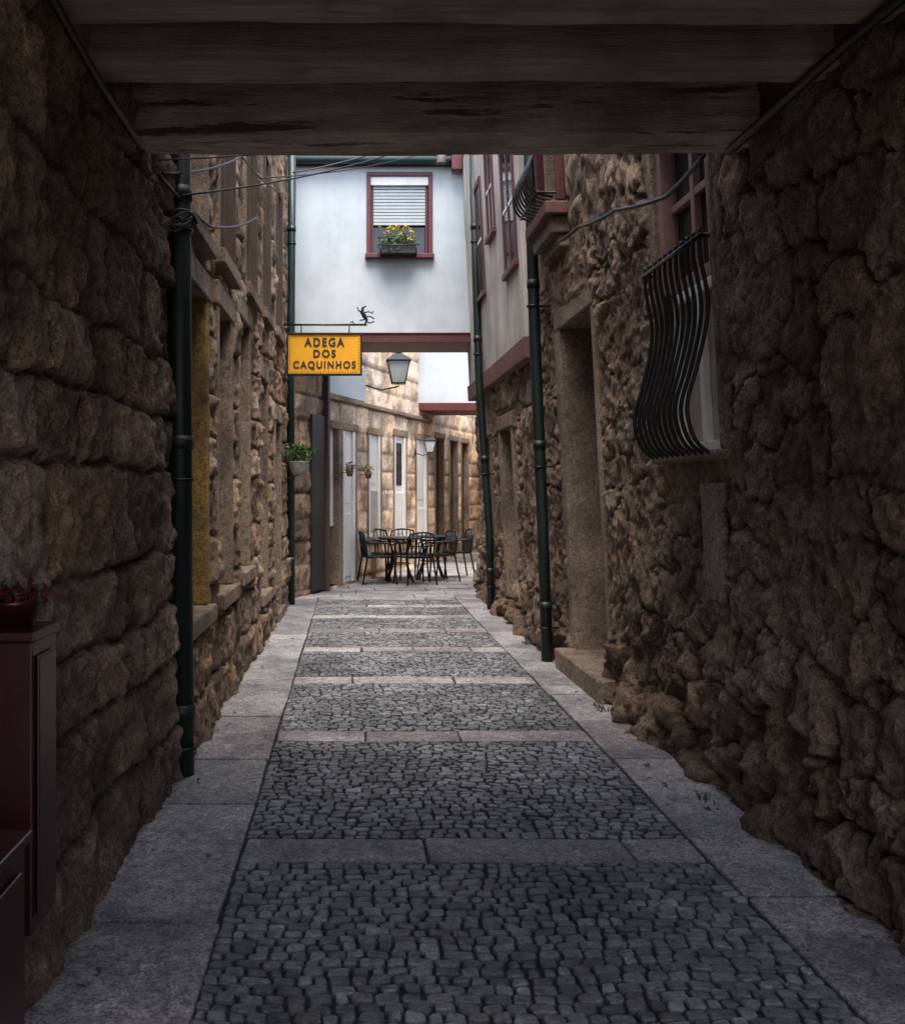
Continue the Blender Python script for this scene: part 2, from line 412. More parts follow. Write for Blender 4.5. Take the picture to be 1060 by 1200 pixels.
# ------------------------------------------------------------------ COVERED PASSAGE
pas = empty('covered_passage')
def wornbeam(mb, y0, y1, z0, z1, m, seed, am=.012):
    nx = 110; vs = []; fs = []
    prof = [(y0, z0), (y0, z0+.06), (y0, (z0+z1)/2), (y0, z1), (y1, z1), (y1, (z0+z1)/2), (y1, z0), ((y0+y1)/2, z0)]
    X = np.linspace(-1.03, 1.80, nx+1)
    for i, x in enumerate(X):
        for j, (y, z) in enumerate(prof):
            n1 = float(fbm(x*3+j*7.3, seed*3.3, 4, 5))-.5; n2 = float(fbm(x*1.2+j*3.1, seed*1.3, 3, 9))-.5
            vs.append((x, y+n1*am*2, z+(n1*am*2+n2*am*2)*(z < z0+.03)))
    k = len(prof)
    for i in range(nx):
        for j in range(k): fs.append((i*k+j, i*k+(j+1) % k, (i+1)*k+(j+1) % k, (i+1)*k+j))
    fs += [tuple(range(k)), tuple(range(nx*k, nx*k+k))]
    mb.add(vs, fs, m)
mb = MB()
wornbeam(mb, 3.12, 3.36, 3.03, 3.24, M_beam, 1); wornbeam(mb, 3.66, 3.84, 3.03, 3.26, M_beam, 2)
wornbeam(mb, 2.3, 2.55, 3.03, 3.25, M_beam, 3); wornbeam(mb, 1.3, 1.55, 3.03, 3.25, M_beam, 5); wornbeam(mb, PB, PB+.3, 3.03, 3.25, M_beam, 4)
mb.obj('ceiling_beams', pas, .006)
mb = MB(); wornbeam(mb, 4.36, 4.63, 3.02, 3.40, M_beamr, 7, .018); mb.obj('weathered_lintel', pas, .006)
mb = MB()
y = PB
while y < 4.3:
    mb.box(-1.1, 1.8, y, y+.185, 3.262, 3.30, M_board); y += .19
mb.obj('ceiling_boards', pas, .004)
mb = MB(); mb.box(-1.3, 2.3, PB, 4.60, 3.41, TOP-.02, M_white2); mb.obj('room_above', pas)
mb = MB(); mb.tube([(-.90, 4.40, 2.98), (-.88, 3.6, 2.93), (-.90, 2.6, 3.0), (-.9, 1.4, 2.97)], .016, M_cable, 8)
mb.tube([(1.66, 4.5, 2.99), (1.66, 3.4, 3.0), (1.66, 2.4, 2.96), (1.66, 1, 3.0)], .02, M_cable, 8)
mb.obj('wall_cables', pas)

# ------------------------------------------------------------------ GROUND + PAVING
mb = MB(); mb.box(-150, 150, -150, 150, -.3, -.03, M_ground); mb.obj('ground')
mb = MB(); mb.box(-1.05, 2.1, -2.5, 14.2, -.025, -.004, M_mortar)
bed = mb.obj('paving_bed')
V = []; F = []; C = []
def stoneblk(cor, z, ch, col, n=2, tilt=.003, hb=.02):
    cor = [Vector((x, y, 0)) for x, y in cor]; cen = sum(cor, Vector())/4
    ring = []
    for i in range(4):
        p = cor[i]; a = cor[i-1]; b = cor[(i+1) % 4]; 
        da = (a-p); db = (b-p); k = ch*1.1
        ring += [p+da.normalized()*min(k, da.length*.3), p+db.normalized()*min(k, db.length*.3)]
    o = len(V); tx = random.uniform(-tilt, tilt); ty = random.uniform(-tilt, tilt)
    w = max((cor[0]-cor[2]).length, .01)
    for lv, (ins, dz) in enumerate([(0, -hb), (.0, -ch*.9), (ch*.8, 0)]):
        for p in ring:
            q = p+(cen-p).normalized()*ins
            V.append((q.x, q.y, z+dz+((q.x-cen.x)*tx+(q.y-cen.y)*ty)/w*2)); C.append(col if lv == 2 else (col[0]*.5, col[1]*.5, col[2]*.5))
    for L in (0, 1):
        for i in range(8): F.append((o+L*8+i, o+L*8+(i+1) % 8, o+L*8+8+(i+1) % 8, o+L*8+8+i))
    F.append(tuple(o+16+i for i in range(8)))
bands = [-1.9, -.2, 1.9, 4.24, 6.21, 8.05, 9.6, 10.9, 12.1, 13.2, 14.1]
BW = .14
XL, XR = -.45, 1.44
def wy(x, y): return .016*math.sin(x*3.1+y*1.3)+.010*math.sin(x*7.3+y*2.1)
for bi in range(len(bands)-1):
    y0 = bands[bi]+BW+.004; y1 = bands[bi+1]-BW-.004
    n = round((y1-y0)/.056); rh = (y1-y0)/n
    if y1 < 1.5: continue
    for r in range(n):
        ya = y0+r*rh; yb = ya+rh; x = XL-random.uniform(0, .03)
        fa = 0 if r == 0 else 1; fb = 0 if r == n-1 else 1
        while x < XR-.02:
            w = random.uniform(.045, .088)*(1 if random.random() > .08 else 1.25); xe = min(x+w, XR)
            if XR-xe < .035: xe = XR
            j = lambda: random.uniform(-.005, .005)
            gp = .0036
            xs = max(x, XL)
            cor = [(xs+gp+j(), ya+gp+fa*wy(xs, ya)+j()), (xe-gp+j(), ya+gp+fa*wy(xe, ya)+j()), (xe-gp+j(), yb-gp+fb*wy(xe, yb)+j()), (xs+gp+j(), yb-gp+fb*wy(xs, yb)+j())]
            b = random.uniform(.58, 1.22); wv = random.uniform(-.05, .06)
            if random.random() < .05: b *= 1.35
            if xe-xs > .02:
                stoneblk(cor, .008+random.uniform(-.004, .004)+.008*float(vn(xs*2, ya*2, 3)), .007, (b*(1+wv), b, b*(1-wv*.6)), tilt=.005)
            x = xe
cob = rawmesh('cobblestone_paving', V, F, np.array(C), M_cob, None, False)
V = []; F = []; C = []
def slab(x0, x1, y0, y1, zt=.012):
    b = random.uniform(.78, 1.25); wv = random.uniform(-.02, .06); gp = .004
    j = lambda: random.uniform(-.008, .008)
    cor = [(x0+gp+j(), y0+gp+j()), (x1-gp+j(), y0+gp+j()), (x1-gp+j(), y1-gp+j()), (x0+gp+j(), y1-gp+j())]
    stoneblk(cor, zt+random.uniform(-.002, .003), .009, (b*(1+wv), b*(1-wv*.3), b*(1+wv*.2)), tilt=.003)
for bnd in bands:
    x = XL
    while x < XR-.01:
        xe = min(XR, x+random.uniform(.45, .85))
        if XR-xe < .2: xe = XR
        slab(x, xe, bnd-BW, bnd+BW); x = xe
for (xa, xb) in ((-1.08, XL), (XR, 2.02)):
    y = -2.3
    while y < 14.1:
        ye = y+random.uniform(.55, 1.35) if random.random() > .25 else y+random.uniform(.3, .5)
        slab(xa, xb, y, ye, .016); y = ye
y = 14.26
while y < 34:
    ye = y+random.uniform(.38, .6); x = -2.5
    while x < 9:
        xe = x+random.uniform(.5, 1.1); slab(x, xe, y, ye, .010); x = xe
    y = ye
rawmesh('granite_flagstones', V, F, np.array(C), M_slab, None, False)
mb = MB(); mb.box(-2.5, 9, 14.21, 34, -.025, -.004, M_mortar); mb.obj('paving_bed')

# ------------------------------------------------------------------ FAR LEFT FACADE HOUSE (angled)
A = Vector((-.39, 15.25, 0)); D = Vector((3.34, 9.35, 0)).normalized(); Nn = Vector((D.y, -D.x, 0))
def mapF(s, u, z): return (A.x+D.x*u+Nn.x*s, A.y+D.y*u+Nn.y*s, z+0*u)
houseF = empty('terraced_house')
opsF = [(.10, .58, .05, 2.45), (.78, 1.35, .05, 2.45), (2.05, 2.66, .72, 2.45), (3.5, 4.2, .62, 2.5), (4.95, 5.7, .05, 2.5), (6.4, 7.0, .1, 2.6), (7.6, 8.25, .1, 2.6), (8.7, 9.3, .1, 2.6)]
FT = 5.0
def HF_(U, V):
    h, c = ashlar(U, V, 0, 7, (.3, .42), (.5, .9), 31, warp=.012, joint=.03, amp=.022, tone=.3, rg=.6)
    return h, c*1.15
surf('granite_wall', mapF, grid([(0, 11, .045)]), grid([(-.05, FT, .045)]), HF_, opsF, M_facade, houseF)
mb = MB()
for a, b, c, d in opsF: frame(mb, mapF, a, b, c, d, w=.10, proud=.012, sill=c > .3, m=M_dress)
mb.box(-.1, .07, -.05, 5.9, 2.88, 2.95, M_dress, mapF)
mb.obj('stone_surrounds', houseF, .01)
mb = MB()
for i, (a, b, c, d) in enumerate(opsF):
    if i == 0:
        mb.box(-.3, -.2, a, b, c, d, M_dark, mapF); mb.box(-.05, .0, a+.002, a+.08, c, d-.003, M_whitewood, mapF)
        mb.box(-.12, -.08, a+.3, b-.003, c+.9, d-.003, M_whitewood, mapF)
    elif i < 5:
        mb.box(-.03, -.02, a+.002, b-.002, c+.002, d-.002, M_whitewood, mapF)
        mb.box(-.0195, .011, a+.003, a+.07, c+.003, d-.003, M_whitewood, mapF); mb.box(-.0195, .0115, b-.12, b-.003, c+.003, d-.003, M_whitewood, mapF)
        mb.box(-.0196, -.005, a+.08, b-.13, c+.1, c+(d-c)*.45, M_greywood if i == 2 else M_whitewood, mapF)
        mb.box(-.0196, -.012, a+.14, b-.19, c+(d-c)*.52, d-.12, M_glass if i in (3,) else M_whitewood, mapF)
    else: sash(mb, mapF, a+.002, b-.002, c+.002, d-.002, -.12, M_wood, M_dark if i % 2 else M_whitewood, fw=.06)
mb.obj('doors_and_windows', houseF, .004)
mb = MB()
mb.box(-.02, .05, -.02, 1.75, 2.965, 3.5, M_white, mapF)
mb.box(-6, -.36, -1, 11, 0, FT-.02, M_white2, mapF)
mb.obj('rendered_panel', houseF)
A2 = Vector((-.84, 14.0, 0)); D2 = Vector((.45, 1.25, 0)); L2 = D2.length; D2.normalize(); N2 = Vector((D2.y, -D2.x, 0))
mapC = lambda s, u, z: (A2.x+D2.x*u+N2.x*s+0*z, A2.y+D2.y*u+N2.y*s+0*z, z+0*u)
surf('corner_granite', mapC, grid([(-.05, L2, .04)]), grid([(-.05, FT, .04)]), lambda U, V: ashlar(U, V, 0, 7, (.3, .42), (.3, .6), 77, warp=.012, joint=.03, amp=.03), [], M_left, houseF)
mb = MB()
mb.box(-.3, -.06, -.05, L2, 0, FT, M_dress, mapC)
mb.box(.0, .05, .72, L2-.10, .05, 2.6, M_dark, mapC)
mb.box(.0, .09, L2-.09, L2+.0, 0, 3.45, M_wood, mapC)
mb.obj('shop_entrance', houseF, .008)

# ------------------------------------------------------------------ WHITE BRIDGE HOUSE
br = empty('white_bridge_house')
y0 = 14.0
wx0, wx1, wz0, wz1 = .27, 1.06, 4.73, 5.80
mb = MB()
for b in [(-.95, wx0, 3.64, 6.0), (wx1, 1.76, 3.64, 6.0), (wx0, wx1, 3.64, wz0), (wx0, wx1, wz1, 6.0)]:
    mb.box(b[0], b[1], y0, y0+.25, b[2], b[3], M_white)
mb.box(-.95, 1.76, 14.72, 14.95, 3.64, 6.0, M_white); mb.box(-.95, 1.76, y0+.25, 14.72, 5.8, 5.99, M_white)
mb.obj('rendered_walls', br)
mb = MB(); mb.box(-.96, 1.75, y0-.03, 14.97, 3.52, 3.638, M_red)
mb.box(-.96, 1.75, y0-.045, y0-.001, 3.639, 3.66, M_red)
mb.obj('red_floor_beam', br, .008)
mb = MB()
fw = .055
mb.box(wx0-fw, wx0, y0-.03, y0+.1, wz0, wz1, M_red); mb.box(wx1, wx1+fw, y0-.03, y0+.1, wz0, wz1, M_red)
mb.box(wx0-fw, wx1+fw, y0-.032, y0+.1, wz1, wz1+fw, M_red); mb.box(wx0-fw-.02, wx1+fw+.02, y0-.09, y0+.1, wz0-.06, wz0, M_red)
mb.box(wx0, wx1, y0+.0, y0+.12, wz1-.12, wz1, M_whitewood)
mb.box(wx0, wx0+.04, y0+.04, y0+.1, wz0, wz1, M_red); mb.box(wx1-.04, wx1, y0+.04, y0+.1, wz0, wz1, M_red)
mb.obj('window_frame', br, .005)
mb = MB(); z = wz1-.122
while z > 5.14: mb.box(wx0+.04, wx1-.04, y0+.045, y0+.06, z-.040, z-.004, M_white); z -= .045
mb.obj('roller_shutter', br, .003)
mb = MB(); mb.box(wx0, wx1, y0+.11, y0+.125, wz0, wz1, M_glass); mb.box((wx0+wx1)/2-.02, (wx0+wx1)/2+.02, y0+.09, y0+.109, wz0, 5.15, M_red)
mb.obj('window_glass', br)
mb = MB()
mb.tube([(-.9, y0-.11, 6.0), (1.6, y0-.11, 5.99)], .065, M_greenl, 12)
mb.box(-1.0, 1.8, y0-.2, 15.1, 6.08, 6.2, M_terra)
mb.box(-.95, 1.7, y0-.05, y0-.001, 5.93, 5.99, M_greenl)
mb.tube([(1.22, y0-.14, 6.05), (1.22, y0-.14, 5.93)], .07, M_cablel, 12)
mb.box(1.36, 1.5, y0-.2, y0-.06, 5.84, 6.05, M_red)
mb.obj('roof_and_gutter', br, .004)

br2 = empty('white_bridge_house')
mb = MB(); mb.box(.9, 5, 20.0, 21.2, 3.22, 5.0, M_white); mb.obj('rendered_walls', br2)
mb = MB(); mb.box(.9, 5, 19.97, 21.22, 3.06, 3.218, M_red); mb.obj('red_floor_beam', br2, .01)
mb = MB(); mb.box(.8, 5.1, 19.8, 21.4, 5.002, 5.12, M_terra); mb.obj('roof', br2)

hc = empty('corner_house')
mapK = lambda s, u, z: (u+0*z, 25.2-s, z+0*u)
opsK = [(3.25, 3.85, .1, 2.4)]
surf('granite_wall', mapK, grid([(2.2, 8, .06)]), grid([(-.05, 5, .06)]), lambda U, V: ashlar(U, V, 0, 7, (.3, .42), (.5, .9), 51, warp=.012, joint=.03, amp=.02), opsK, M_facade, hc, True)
mb = MB(); sash(mb, mapK, 3.25, 3.85, .1, 2.4, -.1, M_wood, M_dark); frame(mb, mapK, *opsK[0]); mb.box(2.2, 8, 25.6, 32, 0, 4.95, M_white2); mb.obj('house_parts', hc)
hd = empty('low_house_wall')  # unseen house wall, kept low so more light reaches the far end
mapD = lambda s, u, z: (3.35-s, u+0*z, z+0*u)
surf('granite_wall', mapD, grid([(14.6, 25.1, .06)]), grid([(-.05, 3.0, .06)]), lambda U, V: ashlar(U, V, 0, 7, (.3, .42), (.5, .9), 61, warp=.012, joint=.03, amp=.02), [], M_facade, hd, True)
mb = MB(); mb.box(3.40, 3.75, 14.55, 25.1, 0, 2.98, M_white2); mb.box(3.25, 3.80, 14.5, 25.1, 3.001, 3.10, M_dress); mb.obj('wall_core', hd)

# ------------------------------------------------------------------ DRAINPIPES
def drain(pts, r, m, brackets, wallx):
    e = empty('drainpipe'); mb = MB()
    mb.tube(pts, r, m, 18)
    P = [Vector(p) for p in pts]
    for z in brackets:
        for a, b in zip(P, P[1:]):
            if min(a.z, b.z) <= z <= max(a.z, b.z) and abs(a.z-b.z) > .3:
                q = a.lerp(b, (z-a.z)/(b.z-a.z)); break
        mb.tube([q-Vector((0, 0, .035)), q+Vector((0, 0, .035))], r*1.13, m, 18)
        mb.tube([q+Vector((0, 0, -.20)), q+Vector((0, 0, -.185))], r*1.18, M_iron, 18)
        s = -1 if wallx < q.x else 1
        mb.box(min(q.x, q.x+s*.16), max(q.x, q.x+s*.16), q.y-.012, q.y+.012, z-.20, z-.185, M_iron)
    mb.obj('pipe', e); return e
drain([(-.88, 5.35, -.0), (-.895, 5.35, 2.2), (-.905, 5.35, 5.9)], .062, M_green, [.35, 1.75, 3.05, 4.6], -1)
drain([(1.71, 8.92, 0), (1.67, 8.92, 1.2), (1.60, 8.92, 2.9), (1.56, 8.92, 4.2), (1.5, 8.92, 5.95)], .05, M_green, [.5, 1.9, 3.3, 4.8], 2)
drain([(1.75, 12.8, 0), (1.73, 12.8, 1.0), (1.60, 12.8, 2.9), (1.56, 12.8, 4.2), (1.52, 12.8, 5.95)], .048, M_green, [.5, 1.9, 3.4, 4.8], 2)
drain([(-.775, 13.3, 0), (-.78, 13.3, 3), (-.77, 13.3, 4.6), (-.76, 13.3, 5.95)], .05, M_greenl, [.6, 2.0, 3.5, 4.9], -1)

# ------------------------------------------------------------------ WINDOW GRILLES
def grille(mp, a, b, prof, n, r, bars):
    e = empty('window_grille'); mb = MB()
    P = [Vector((p[0], p[1], 0)) for p in prof]; pts = []
    for i in range(len(P)-1):
        p0 = P[max(i-1, 0)]; p1 = P[i]; p2 = P[i+1]; p3 = P[min(i+2, len(P)-1)]
        for t in np.linspace(0, 1, 7)[:-1]:
            pts.append(.5*((2*p1)+(p2-p0)*t+(2*p0-5*p1+4*p2-p3)*t*t+(-p0+3*p1-3*p2+p3)*t**3))
    pts.append(P[-1])
    for i in range(n):
        u = a+(b-a)*i/(n-1)
        mb.tube([mp(p.x, u, p.y) for p in pts], r, M_iron, 8)
    for (s, z) in bars:
        mb.tube([mp(s, a-.03, z), mp(s, b+.03, z)], r*1.15, M_iron, 8)
        mb.tube([mp(s, a-.02, z), mp(-.12, a-.02, z)], r*1.1, M_iron, 8); mb.tube([mp(s, b+.02, z), mp(-.12, b+.02, z)], r*1.1, M_iron, 8)
    mb.obj('wrought_iron_bars', e)
grille(mapR, 4.98, 5.9, [(.05, 2.78), (.055, 2.65), (.03, 2.45), (.045, 2.3), (.10, 2.1), (.15, 1.95), (.155, 1.85), (.12, 1.74), (.05, 1.68), (.0, 1.67)], 11, .011, [(.055, 2.74), (.03, 1.675)])
grille(mapR, 7.98, 8.72, [(.10, 4.6), (.12, 4.4), (.18, 4.25), (.27, 4.08), (.30, 3.95), (.25, 3.83), (.12, 3.79)], 9, .010, [(.11, 4.58), (.24, 3.82)])

# ------------------------------------------------------------------ SIGN
sg = empty('hanging_sign')
sy = 12.8; sx0, sx1, sz0, sz1 = -.80, .14, 2.94, 3.47
mb = MB(); mb.box(sx0+.02, sx1-.02, sy-.035, sy+.035, sz0+.02, sz1-.02, M_yellow); mb.obj('yellow_panel', sg)
mb = MB()
mb.box(sx0, sx1, sy-.05, sy+.05, sz1-.022, sz1, M_iron); mb.box(sx0, sx1, sy-.05, sy+.05, sz0, sz0+.022, M_iron)
mb.box(sx0, sx0+.022, sy-.05, sy+.05, sz0+.022, sz1-.022, M_iron); mb.box(sx1-.022, sx1, sy-.05, sy+.05, sz0+.022, sz1-.022, M_iron)
mb.obj('frame', sg, .004)
mb = MB()
i = sx0+.05
while i < sx1-.04:
    for z in (sz0+.042, sz1-.042): mb.box(i-.005, i+.005, sy-.040, sy-.0352, z-.005, z+.005, M_ink)
    i += .034
z = sz0+.08
while z < sz1-.06:
    for x in (sx0+.040, sx1-.040): mb.box(x-.005, x+.005, sy-.040, sy-.0352, z-.005, z+.005, M_ink)
    z += .034
mb.obj('studs', sg)
def text(body, cx, cz, w, h, y, parent):
    cu = bpy.data.curves.new('lettering', 'FONT'); cu.body = body; cu.align_x = 'CENTER'; cu.align_y = 'CENTER'
    cu.size = 1; cu.offset = .034; cu.extrude = .03; cu.space_character = 1.3; cu.materials.append(M_ink)
    o = bpy.data.objects.new('lettering', cu); COLL.objects.link(o); bpy.context.view_layer.update()
    d = o.dimensions
    o.scale = (w/d.x, h/d.y, .1); o.location = (cx, y, cz); o.rotation_euler = (math.pi/2, 0, 0); o.parent = parent
cx = (sx0+sx1)/2
text('ADEGA', cx, 3.345, .50, .112, sy-.038, sg)
text('DOS', cx, 3.205, .28, .100, sy-.038, sg)
text('CAQUINHOS', cx, 3.065, .78, .112, sy-.038, sg)
mb = MB()
mb.tube([(-.93, sy, 3.575), (.20, sy, 3.575)], .013, M_iron, 8)
for x in (-.62, -.02): mb.tube([(x, sy, 3.575), (x, sy, 3.46)], .008, M_iron, 8)
mb.tube([(-.9, sy, 3.40), (-.86, sy, 3.5), (-.75, sy, 3.57)], .009, M_iron, 8)
mb.tube([(.04, sy, 3.58), (.02, sy, 3.62), (-.01, sy, 3.6)], .007, M_iron, 8)
mb.tube([(.17, sy, 3.575), (.20, sy, 3.63), (.17, sy, 3.68), (.14, sy, 3.73), (.15, sy, 3.79), (.19, sy, 3.81)], [.007, .016, .028, .024, .016, .008], M_iron, 8)
for p in ([(.17, sy, 3.67), (.24, sy, 3.68), (.29, sy, 3.65)], [(.15, sy, 3.72), (.22, sy, 3.74), (.27, sy, 3.72), (.28, sy, 3.75)], [(.14, sy, 3.72), (.09, sy, 3.76), (.08, sy, 3.80)], [(.18, sy, 3.64), (.11, sy, 3.63)], [(.2, sy, 3.6), (.26, sy, 3.6), (.29, sy, 3.62)]):
    mb.tube(p, .009, M_iron, 6)
mb.obj('iron_bracket', sg)

# ------------------------------------------------------------------ LANTERNS
def lantern(c, k, wallp):
    e = empty('wall_lantern'); mb = MB(); x, y, z = c
    wt, wb, h = .17*k, .10*k, .34*k
    T = [(x+a*wt, y+b*wt, z) for a, b in ((-1, -1), (1, -1), (1, 1), (-1, 1))]; B = [(x+a*wb, y+b*wb, z-h) for a, b in ((-1, -1), (1, -1), (1, 1), (-1, 1))]
    mb.add(T+B, [(0, 1, 5, 4), (1, 2, 6, 5), (2, 3, 7, 6), (3, 0, 4, 7), (4, 5, 6, 7)], M_frost)
    for i in range(4):
        mb.tube([T[i], B[i]], .010*k, M_iron, 6); mb.tube([T[i], T[(i+1) % 4]], .013*k, M_iron, 6); mb.tube([B[i], B[(i+1) % 4]], .011*k, M_iron, 6)
    R = [(x+a*wt*1.15, y+b*wt*1.15, z+.01) for a, b in ((-1, -1), (1, -1), (1, 1), (-1, 1))]; R2 = [(x+a*wt*.35, y+b*wt*.35, z+.12*k) for a, b in ((-1, -1), (1, -1), (1, 1), (-1, 1))]
    mb.add(R+R2, [(0, 1, 5, 4), (1, 2, 6, 5), (2, 3, 7, 6), (3, 0, 4, 7), (4, 5, 6, 7), (0, 1, 2, 3)], M_iron)
    mb.lathe((x, y, z+.12*k), [(.045*k, 0), (.05*k, .03*k), (.02*k, .06*k), (.005, .09*k)], M_iron, 10)
    wx, wyy = wallp
    mb.tube([(x, y, z-h), (x, y, z-h-.05*k), ((x+wx)/2, (y+wyy)/2, z-h-.10*k), (wx, wyy, z-h-.02*k)], .012*k, M_iron, 8)
    mb.tube([(wx, wyy, z-h-.12*k), (wx, wyy, z-h+.12*k)], .02*k, M_iron, 8)
    mb.obj('lantern_body', e)
wp = mapF(.03, 1.75, 0); cp = mapF(.58, 1.85, 0)
lantern((cp[0], cp[1], 3.62), 1.05, (wp[0], wp[1]))
wp = mapF(.03, 4.75, 0); cp = mapF(.32, 4.75, 0)
lantern((cp[0], cp[1], 2.45), .62, (wp[0], wp[1]))

# ------------------------------------------------------------------ CAFE FURNITURE
def chair_mesh():
    mb = MB(); r = .015
    mb.box(-.22, .22, -.21, .21, .425, .437, M_metal)
    for i in range(6): mb.box(-.215+i*.073, -.155+i*.073, -.21, .21, .438, .448, M_metal)
    mb.tube([(-.22, -.22, .43), (.22, -.22, .43), (.22, .22, .43), (-.22, .22, .43), (-.22, -.22, .43)], r, M_metal, 8)
    for s in (-1, 1):
        mb.tube([(s*.26, -.25, 0), (s*.23, -.21, .43), (s*.25, -.22, .62), (s*.26, -.10, .655), (s*.25, .15, .66), (s*.235, .24, .68)], r, M_metal, 8)
        mb.tube([(s*.25, .30, 0), (s*.22, .22, .43), (s*.235, .25, .66), (s*.20, .27, .80), (s*.1, .285, .825), (0, .29, .83)], r, M_metal, 8)
    for k in range(5): x = -.15+.075*k; mb.tube([(x, .225, .44), (x, .28, .815)], .010, M_metal, 6)
    mb.tube([(-.23, .255, .62), (0, .27, .61), (.23, .255, .62)], .012, M_metal, 8)
    return mb
def table_mesh():
    mb = MB()
    mb.lathe((0, 0, .70), [(.35, 0), (.36, .01), (.36, .025), (.35, .03)], M_metal, 36)
    for k in range(4):
        a = math.pi/4+k*math.pi/2; c, s = math.cos(a), math.sin(a)
        mb.tube([(c*.30, s*.30, 0), (c*.18, s*.18, .25), (c*.15, s*.15, .45), (c*.25, s*.25, .69)], .016, M_metal, 8)
    mb.tube([(math.cos(a)*.17, math.sin(a)*.17, .3) for a in np.linspace(0, 2*math.pi, 17)], .009, M_metal, 6)
    return mb
c0 = chair_mesh().obj('cafe_chair'); t0 = table_mesh().obj('cafe_table')
c0.location = (.44, 16.45, .01); c0.rotation_euler = (0, 0, math.radians(100))
t0.location = (.80, 16.75, .01)
for loc, rz in [((1.02, 16.35, .01), 200), ((1.42, 16.9, .01), -70), ((.98, 17.35, .01), 20), ((1.78, 17.6, .01), -80), ((.62, 17.3, .01), 40)]:
    o = bpy.data.objects.new('cafe_chair', c0.data); COLL.objects.link(o); o.location = loc; o.rotation_euler = (0, 0, math.radians(rz))
o = bpy.data.objects.new('cafe_table', t0.data); COLL.objects.link(o); o.location = (1.35, 17.35, .01)

# ------------------------------------------------------------------ PLANTS
def foliage(mb, c, rad, n, mats, size=(.02, .045), flat=False):
    for i in range(n):
        while True:
            d = Vector((random.uniform(-1, 1), random.uniform(-1, 1), random.uniform(-1, 1)))
            if .15 < d.length < 1: break
        d = d*(.75+.45*random.random())
        p = Vector((c[0]+d.x*rad[0], c[1]+d.y*rad[1], c[2]+d.z*rad[2]))
        a = Vector((random.gauss(0, 1), random.gauss(0, 1), random.gauss(0, 1)+.4)).normalized()
        b = a.cross(Vector((random.gauss(0, 1), random.gauss(0, 1), random.gauss(0, 1)))).normalized()
        s = random.uniform(*size)
        mb.add([p, p+a*s*.5+b*s*.32, p+a*s, p+a*s*.5-b*s*.32], [(0, 1, 2, 3)], random.choice(mats))
fb = empty('window_flower_box'); mb = MB()
mb.box(.40, .88, 13.76, 13.91, 4.70, 4.82, M_dark); mb.tube([(.36, 13.74, 4.80), (.92, 13.74, 4.80)], .008, M_iron, 6)
for x in (.40, .88): mb.tube([(x, 13.99, 4.68), (x, 13.74, 4.68), (x, 13.74, 4.80)], .007, M_iron, 6)
mb.obj('planter', fb); mb = MB()
foliage(mb, (.64, 13.84, 4.87), (.27, .12, .10), 420, [M_leaf, M_leafd], (.02, .05))
foliage(mb, (.55, 13.82, 4.76), (.22, .11, .12), 200, [M_leaf, M_leafd], (.02, .04))
for i in range(24):
    x = random.gauss(.70, .11); z = random.uniform(4.88, 5.10); y = random.uniform(13.76, 13.9)
    mb.tube([(x, y, 4.85), (x+.01, y, z)], .003, M_leafd, 4)
    foliage(mb, (x, y, z), (.018, .018, .016), 12, [M_yel], (.020, .032))
mb.obj('yellow_flowers', fb, fixn=False)
hp = empty('hanging_planter'); mb = MB(); px, py = -.66, 12.95
mb.lathe((px, py, 1.70), [(.07, 0), (.10, .05), (.13, .16), (.135, .17)], M_pot, 18)
mb.tube([(-.90, py, 1.80), (px, py, 1.79)], .01, M_iron, 6); mb.tube([(-.9, py, 1.62), (px, py, 1.70)], .008, M_iron, 6)
mb.obj('pot', hp); mb = MB(); foliage(mb, (px, py, 1.97), (.20, .16, .12), 800, [M_leaf, M_leaf, M_leafd], (.02, .05)); mb.obj('leaves', hp, fixn=False)
for u, z in ((.66, 1.82), (1.55, 1.80)):
    e = empty('wall_flower_pot'); q = mapF(.16, u, 0); q2 = mapF(.02, u, 0); mb = MB()
    mb.lathe((q[0], q[1], z-.1), [(.04, 0), (.07, .1)], M_terra, 12); mb.tube([(q2[0], q2[1], z-.04), (q[0], q[1], z-.04)], .006, M_iron, 6)
    mb.obj('pot', e); mb = MB(); foliage(mb, (q[0], q[1], z+.05), (.09, .09, .08), 140, [M_leaf, M_leafd, M_leaf, M_yel], (.02, .04)); mb.obj('leaves', e, fixn=False)
mb = MB()
for y in (7.0, 6.9, 9.9, 10.6, 4.9):
    x = 1.69
    for k in range(14):
        a = random.uniform(0, 6.28); s = random.uniform(.03, .06)
        p = Vector((x+random.uniform(-.03, .03), y+random.uniform(-.06, .06), .01)); q = p+Vector((math.cos(a)*s*.5, math.sin(a)*s*.5, s))
        mb.add([p, p+Vector((.008, 0, 0)), q], [(0, 1, 2)], M_leafd)
mb.obj('weeds', fixn=False)
mb = MB()
for i in range(40):
    y = random.uniform(3, 13); x = random.choice([random.uniform(-.85, -.5), random.uniform(1.5, 1.75), random.uniform(-.4, 1.4)])
    a = random.uniform(0, 6.28); s = random.uniform(.012, .03)
    mb.add([(x+math.cos(a)*s, y+math.sin(a)*s, .028), (x-math.sin(a)*s*.5, y+math.cos(a)*s*.5, .036), (x-math.cos(a)*s, y-math.sin(a)*s, .03), (x+math.sin(a)*s*.5, y-math.cos(a)*s*.5, .026)], [(0, 1, 2, 3)], M_wood)
mb.obj('fallen_leaves', fixn=False)

